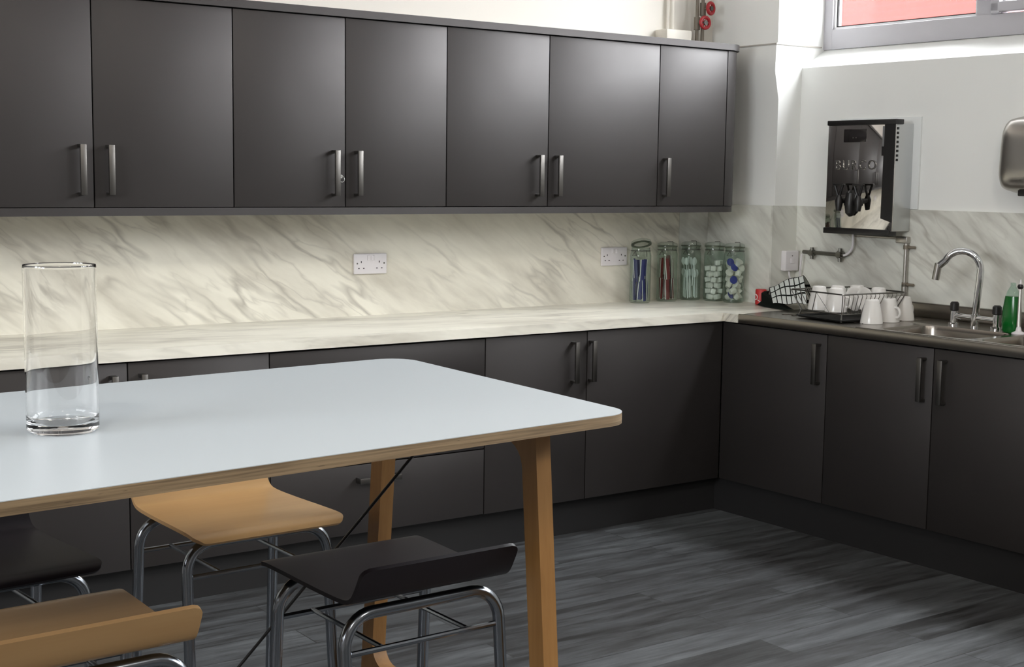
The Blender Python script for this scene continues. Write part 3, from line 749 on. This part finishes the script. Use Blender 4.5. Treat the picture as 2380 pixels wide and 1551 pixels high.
MB().lathe([(0, 0), (.024, 0), (.0265, .003), (.0265, .069), (.024, .073), (0, .073)], seg=28).build('tin_body', M['red'], e)
rm = Matrix.Translation((-.0095, -.0262, .036)) @ Matrix.Rotation(-.35, 4, 'Z')
MB().tube([rm @ Vector((.011 * math.cos(a), .004 * math.cos(a) ** 2, .013 * math.sin(a))) for a in [2 * PI * k / 20 for k in range(20)]], .0022, 6, True).tube([rm @ Vector((.012, .005, -.012)), rm @ Vector((.024, .014, -.022))], .0022, 6).build('white_mark', M['whitepaper'], e)

# ------------------------------------------------------------------ jars and what is in them
JR = .0505
def jar(x, y, label, tilted=False):
    e = thing('glass_jar', label, 'jar', (x, y, WT + .0005), .3, 'clip top glass jars in the corner'); H = .262
    pr = [(0, .0), (JR - .006, 0), (JR, .006), (JR, .01), (JR, .22), (JR, .225), (JR - .004, .242), (.0445, .250), (.0445, H), (.0425, H), (.0425, .251), (JR - .007, .240), (JR - .0025, .225), (JR - .0025, .22), (JR - .0025, .013), (JR - .0025, .008), (0, .007)]
    MB().lathe(pr, seg=36).build('jar_body', M['jar'], e)
    lid = MB().lathe([(0, .022), (.030, .022), (.046, .016), (.0485, .008), (.0485, .002), (0, .002)], seg=32)
    l = lid.build('jar_lid', M['jar'], e, loc=(0, 0, H))
    s = MB().lathe([(.036, -.001), (.0485, -.001), (.0485, .004), (.036, .004), (.036, -.001)], seg=32).build('rubber_seal', M['lid_seal'], l)
    if tilted:
        l.location = (.004, 0, H + .013); l.rotation_euler = (.05, -.30, 0)
    q = MB().tube(circle((0, 0, .246), .0465, 28), .0014, 6, True)
    q.tube(fillet([(.0465, 0, .246), (.052, 0, .262), (.049, 0, .286), (0, 0, .2875)] if not tilted else [(.0465, 0, .246), (.055, 0, .235), (.056, 0, .215)], .004, 3), .0014, 6)
    q.tube([(-.0465, 0, .246), (-.054, .012, .225), (-.054, -.012, .225), (-.0465, 0, .246)], .0014, 6)
    q.build('wire_clip', M['handle'], e)
    return e
JARS = [(4.290, -.078), (4.463, -.072), (4.617, -.072), (4.690, -.160), (4.715, -.272)]
jar(*JARS[0], 'glass jar of blue sachets with its lid tilted open', True)
jar(*JARS[1], 'glass jar of red and brown sachets')
jar(*JARS[2], 'glass jar full of white plastic spoons')
jar(*JARS[3], 'glass jar of small wrapped white packets')
jar(*JARS[4], 'glass jar of round milk pots, some with blue lids')

def proto_sachet(name, m, cat, label, group, w=.019, h=.105, th=.0045):
    q = MB()
    def fn(a, b):
        x_ = (a - .5) * w; z_ = b * h; pz = min(1, 6 * min(b, 1 - b)); px = math.sin(PI * a)
        return Vector((x_, -.5 * th * pz * px, z_))
    def fb(a, b):
        v = fn(1 - a, b); v.y = -v.y + .0002; return v
    q.sheet(fn, 8, 10, .0003).sheet(fb, 8, 10, .0003)
    q.box(-w / 2 - .002, -w / 2 + .0012, -.0007, .0007, 0, h, mi=1)
    o = q.build(name, [m, M['whitepaper']]); return tag(o, label, cat, group)
def scatter(proto, j, items):
    jx, jy = JARS[j]; first = True
    for (x_, y_, z_, rx, ry, rz) in items:
        o = proto if first else proto.copy()
        if not first: COL.objects.link(o)
        o.location = (jx + x_, jy + y_, WT + .009 + z_); o.rotation_euler = (rx, ry, rz); first = False
# sachets stand in two tiers, fanned round the jar
def fan(n, rad, z, lean, ph=0., jit=.15, face=True):
    out = []
    for k in range(n):
        a = 2 * PI * k / n + ph
        out.append((rad * math.cos(a), rad * math.sin(a), z + random.uniform(0, .008), random.uniform(-lean, lean) * .5, random.uniform(-lean, lean), (a + PI / 2 if face else random.uniform(0, 6.3)) + random.uniform(-jit, jit)))
    return out
s1 = proto_sachet('sachet', M['blue'], 'sachet', 'blue stick sachet with white edge inside the open lidded jar', 'blue sachets in the jar')
scatter(s1, 0, fan(8, .034, 0, .10) + fan(5, .018, .01, .10, .4) + fan(8, .034, .088, .08, .3) [:6])
s2 = proto_sachet('sachet', M['darkred'], 'sachet', 'dark red stick sachet in the second jar of the row', 'red sachets in the jar', .018, .10)
scatter(s2, 1, fan(6, .034, .0, .10) + fan(5, .032, .095, .12, .5))
s3 = proto_sachet('sachet', M['brown'], 'sachet', 'brown stick sachet among the red ones in the second jar', 'brown sachets in the jar', .02, .11)
scatter(s3, 1, fan(4, .018, .005, .08, .2) + fan(4, .020, .098, .12, .9))
# spoons
def spoon():
    q = MB().tube([(0, 0, 0), (0, 0, .105)], .003, 6, rad=[.0032, .0022])
    q.sheet(lambda a, b: Vector(((a - .5) * .022 * math.sin(PI * (.12 + .8 * b)), .004 * (1 - (2 * a - 1) ** 2), .10 + b * .036)), 6, 8, .0008)
    return tag(q.build('plastic_spoon', M['spoon']), 'white plastic spoon standing in the spoon jar', 'spoon', 'white spoons in the jar')
scatter(spoon(), 2, fan(9, .024, .0, .14, 0, 2.) + fan(7, .034, .002, .06, .3, 2.) + fan(6, .022, .060, .16, .2, 2.))
# small packets
pk = tag(MB().box(-.0145, .0145, -.0125, .0125, 0, .024, .004, 3).build('sugar_packet', M['whitepaper']), 'small square white packet inside the fourth jar', 'packet', 'white packets in the jar')
it = []
for L in range(7):
    for k in range(4):
        a = PI / 2 * k + L * .75; it.append((.0275 * math.cos(a), .0275 * math.sin(a), L * .0275, random.uniform(-.3, .3), random.uniform(-.25, .25), a + random.uniform(-.3, .3)))
    if L % 2 == 0: it.append((0, 0, L * .0275 + .002, .1, .1, L))
scatter(pk, 3, it[:-3])
# milk pots
def milk_pot(name, lid, label, group):
    q = MB().lathe([(0, 0), (.0125, 0), (.0165, .025), (.0190, .0255), (.0190, .0268), (0, .0268)], (0, 0, -.012), 18)
    q.lathe([(0, .0272), (.0192, .0272), (.0192, .0266), (0, .0266)], (0, 0, -.012), 18, mi=1)
    return tag(q.build(name, [M['milkwhite'], lid]), label, 'milk pot', group)
it1, it2 = [], []
for L in range(7):
    for k in range(3):
        a = 2 * PI / 3 * k + L * 1.05 + .5; t_ = ((.0258 * math.cos(a)), .0258 * math.sin(a), .019 + L * .0268, random.uniform(-1.2, 1.2), random.uniform(-.9, .9), random.uniform(0, 6))
        (it2 if (L, k) in ((1, 0), (2, 2), (3, 0), (6, 1), (0, 1), (5, 2)) else it1).append(t_)
scatter(milk_pot('milk_pot', M['milkwhite'], 'white milk pot inside the nearest glass jar', 'white milk pots in the jar'), 4, it1)
scatter(milk_pot('milk_pot', M['bluelid'], 'milk pot with blue foil lid inside the nearest glass jar', 'blue lidded milk pots in the jar'), 4, [(a, b, c_, 1.25 + d * .2, e_ * .3, random.uniform(-.4, .6)) for a, b, c_, d, e_, f_ in it2])

# ------------------------------------------------------------------ dining table
TH = 1.04
NR, FR = Vector((1.741, -3.038)), Vector((1.772, -2.102)); dN = Vector((-.9964, -.0847)); dF = Vector((-.9969, -.0782))
NL, FL = NR + dN * 1.86, FR + dF * 1.86
def round_poly(P, r, n=8):
    out = []
    for i in range(len(P)):
        a, b, c_ = P[i - 1], P[i], P[(i + 1) % len(P)]
        pts = fillet([(*a, 0), (*b, 0), (*c_, 0)], r, n)[1:-1]; out += [(p_.x, p_.y) for p_ in pts]
    return out
poly = round_poly([NL, NR, FR, FL], .07)
tb = thing('dining_table', 'high table with white top and plywood edge on splayed oak legs', 'table', (.82, -2.65, 0)); tl = lambda P: [(a - .82, b + 2.65) for a, b in P]
MB().prism(tl(poly), 'z', TH - .022, TH - .0012).build('tabletop', M['ply'], tb)
MB().prism(tl(poly), 'z', TH - .0012, TH).build('top_surface', M['laminate'], tb)
def leg(xc, y_top, y_bot, inner, sgn):
    """splayed leg with curved brackets into the top and foot rails; sgn +1: rails run towards +y"""
    w_ = .048; yt = lambda z_: y_top + (y_bot - y_top) * (1 - z_ / .995)
    zt_, r_ = 1.017, .055
    outer = [(yt(0), 0), (yt(zt_), zt_)]
    inn = []
    def iy(z_): return yt(z_) + sgn * w_
    # top bracket, down to the foot rail bracket, then the foot
    inn += [(iy(.965) + sgn * .075, zt_), (iy(.965) + sgn * .075, .972)]
    for k in range(7):
        a = PI / 2 * k / 6; inn.append((iy(.93) + sgn * r_ * (1 - math.sin(a)), .972 - r_ * (1 - math.cos(a))))
    for k in range(7):
        a = PI / 2 * k / 6; inn.append((iy(.39) + sgn * .045 * (1 - math.cos(a)), .39 - .045 * math.sin(a)))
    inn += [(iy(.345) + sgn * .07, .345), (iy(.30) + sgn * .07, .300)]
    for k in range(5):
        a = PI / 2 * k / 4; inn.append((iy(.27) + sgn * .03 * (1 - math.sin(a)), .30 - .03 * (1 - math.cos(a))))
    inn += [(iy(0), 0)]
    P = outer + inn
    if sgn < 0: P = P[::-1]
    return MB().prism([(a + 2.65, b) for a, b in P], 'x', xc - .0175 - .82, xc + .0175 - .82)
for xc, dy in ((1.5895, 0.), (.07, -.125)):
    yn, yf = -2.944 + dy, -2.318 + dy
    leg(xc, yn, yn - .085, None, 1).build('leg', M['oak'], tb)
    leg(xc, yf, yf + .095, None, -1).build('leg', M['oak'], tb)
    a, b = yn + 2.65 + .10, yf + 2.65 - .10
    MB().box(xc - .0175 - .82, xc + .0175 - .82, a, b, .972, 1.017, .001).build('top_rail', M['oak_bar'], tb)
    MB().box(xc - .0175 - .82, xc + .0175 - .82, a - .045, b + .05, .300, .345, .001).build('foot_rail', M['oak_bar'], tb)
    MB().box(xc - .0175 - .82 - .045, xc - .0175 - .82, a + .05, b - .05, .985, 1.017, .002).build('bracket', M['black'], tb)
MB().tube([(1.573 - .82, -2.652 + 2.65, 1.012), (.962 - .82, -2.135 + 2.65, .004)], .0034, 8).build('brace_wire', M['black'], tb)

# ------------------------------------------------------------------ vase
vs = thing('glass_vase', 'tall clear cylindrical glass vase standing on the white table', 'vase', (.748 + .0, -2.662, TH + .0006))
R0, R1, VH = .0615, .0615, .292
pr = [(0, 0), (R0 - .006, 0), (R0, .005), (R0, .012), (R0, .016), (R0, .15), (R0, VH - .006), (R0, VH - .002), (R0 - .0006, VH), (R0 - .0016, VH), (R0 - .002, VH - .002), (R0 - .002, VH - .006), (R0 - .002, .15), (R0 - .002, .031), (R0 - .002, .026), (R0 - .008, .017), (R0 - .02, .0145), (0, .0155)]
MB().lathe(pr, seg=96).build('vase_body', M['vase'], vs)

# ------------------------------------------------------------------ stools
SEAT = [(-.205, .688), (-.199, .6935), (-.185, .6975), (-.16, .700), (-.08, .6995), (.02, .698), (.10, .698), (.135, .6995), (.155, .703), (.170, .7115), (.181, .725), (.194, .748), (.208, .776)]
SEAT_T = .0085
def make_stool(m, label):
    e = thing('bar_stool', label, 'stool', group='plywood bar stools round the table')
    path = smooth_path([(0, a, b) for a, b in SEAT], 6); n = len(path) - 1
    ln = [0.]
    for a, b in zip(path, path[1:]): ln.append(ln[-1] + (b - a).length)
    tot = ln[-1]
    def fn(a, b):
        i = min(int(round(a * n)), n); s_ = ln[i]; hw = .188 - .011 * s_ / tot
        R = .03 if s_ < tot / 2 else .018
        d = min(s_, tot - s_)
        if d < R: hw -= R - math.sqrt(max(0, R * R - (R - d) ** 2))
        p_ = path[i]; return Vector(((b - .5) * 2 * hw, p_.y, p_.z))
    q = MB().sheet(fn, n, 16, SEAT_T, 0, 1)
    st = q.build('seat', [m, M['beech_edge'] if m is M['beech'] else m], e)
    for sx in (-1, 1):
        for yy in (-.135, .105):
            MB().lathe([(0, 0), (.006, 0), (.005, .002), (0, .003)], (sx * .085, yy, .6985), 10).build('bolt', M['chrome'], e)
    for s_, yt_, yb_ in ((-1, -.128, -.175), (1, .135, .19)):
        zt_ = .673
        P = fillet([(-.184, yb_, .012), (-.176, yt_, zt_), (.176, yt_, zt_), (.184, yb_, .012)], .062, 8)
        MB().tube(P, .0125, 14).build('leg_frame', M['tube'], e)
        f_ = (zt_ - .60) / zt_; xb = .176 + .008 * f_; yb2 = yt_ + (yb_ - yt_) * f_
        MB().tube([(-xb, yb2, .60), (xb, yb2, .60)], .006, 10).build('crossbar', M['tube'], e)
        for sx in (-1, 1): MB().lathe([(0, 0), (.014, 0), (.015, .014), (0, .0145)], (sx * .184, yb_, 0), 12).build('rubber_foot', M['black_rubber'], e)
    for sx in (-1, 1):
        MB().tube([(sx * .098, -.133, .603), (sx * .098, .141, .603)], .005, 8).build('brace', M['tube'], e)
    return e
st1 = make_stool(M['beech'], 'pale wood stool on the cupboard side nearest the table end')
st1.location = (1.320, -2.091, 0); st1.rotation_euler = (0, 0, math.radians(1.8))
st2 = make_stool(M['purple'], 'dark purple stool on the near side beside the oak table leg')
st2.location = (1.374, -2.716, 0); st2.rotation_euler = (0, 0, PI + math.radians(1.))
st3 = copy_tree(st1); st3.location = (.700, -2.752, 0); st3.rotation_euler = (0, 0, PI + math.radians(2)); st3['label'] = 'wooden stool on the near side with its lip towards the viewer, lower corner'
st4 = copy_tree(st2); st4.location = (.712, -2.185, 0); st4.rotation_euler = (0, 0, math.radians(5)); st4['label'] = 'dark purple stool on the cupboard side behind the near wooden stool'

# ------------------------------------------------------------------ light
wd = bpy.data.worlds.new('sky'); sc.world = wd; wd.use_nodes = True
bg = wd.node_tree.nodes['Background']; bg.inputs['Color'].default_value = (.96, .97, 1.0, 1); bg.inputs['Strength'].default_value = 19.0
sd = bpy.data.lights.new('sun', 'SUN'); sd.energy = 0.; sd.angle = .02; sd.color = (1, .95, .88)
so = bpy.data.objects.new('sun', sd); COL.objects.link(so); so.rotation_euler = Vector((.62, .35, -.70)).to_track_quat('-Z', 'Y').to_euler()
def portal(loc, d, sx, sy):
    pd = bpy.data.lights.new('window_portal', 'AREA'); pd.shape = 'RECTANGLE'; pd.size = sx; pd.size_y = sy; pd.cycles.is_portal = True
    po = bpy.data.objects.new('window_portal', pd); COL.objects.link(po); po.location = loc; po.rotation_euler = Vector(d).to_track_quat('-Z', 'Y').to_euler()
for a, b in (W1, W2): portal(RW((a + b) / 2, .93, (2.11 + WTOP) / 2), Vector(RW(0, 0)) - Vector(RW(0, 1)), b - a, WTOP - 2.11)
portal((-2.69, (WL[0] + WL[1]) / 2, (WL[2] + WL[3]) / 2), (1, 0, 0), WL[1] - WL[0], WL[3] - WL[2])
LAMP = 26.  # unseen overhead panels, added as fill light for the room
for (x_, y_) in ((-.5, -4.2), (-.5, -6.8), (2.2, -4.2), (2.2, -6.8)):
    e = thing('fill_panel', 'square white fill light panel added above the room, unseen', 'light', (x_, y_, CEIL), 0, 'added fill light panels')
    q = MB().box(-.3, .3, -.3, .3, -.02, 0).build('housing', M['white_plastic'], e)
    ld = bpy.data.lights.new('fill_lamp', 'AREA'); ld.shape = 'SQUARE'; ld.size = .56; ld.energy = LAMP; ld.color = (1., .94, .85)
    lo = bpy.data.objects.new('fill_lamp', ld); COL.objects.link(lo); lo.parent = e; lo.location = (0, 0, -.022)

# ------------------------------------------------------------------ render look
vs_ = sc.view_settings; vs_.view_transform = 'Standard'; vs_.look = 'None'; vs_.gamma = 1.; vs_.exposure = .52; vs_.use_curve_mapping = False
cy = sc.cycles; cy.use_denoising = True; cy.max_bounces = 14; cy.diffuse_bounces = 5; cy.glossy_bounces = 6; cy.transmission_bounces = 12; cy.transparent_max_bounces = 32
cy.sample_clamp_indirect = 8.
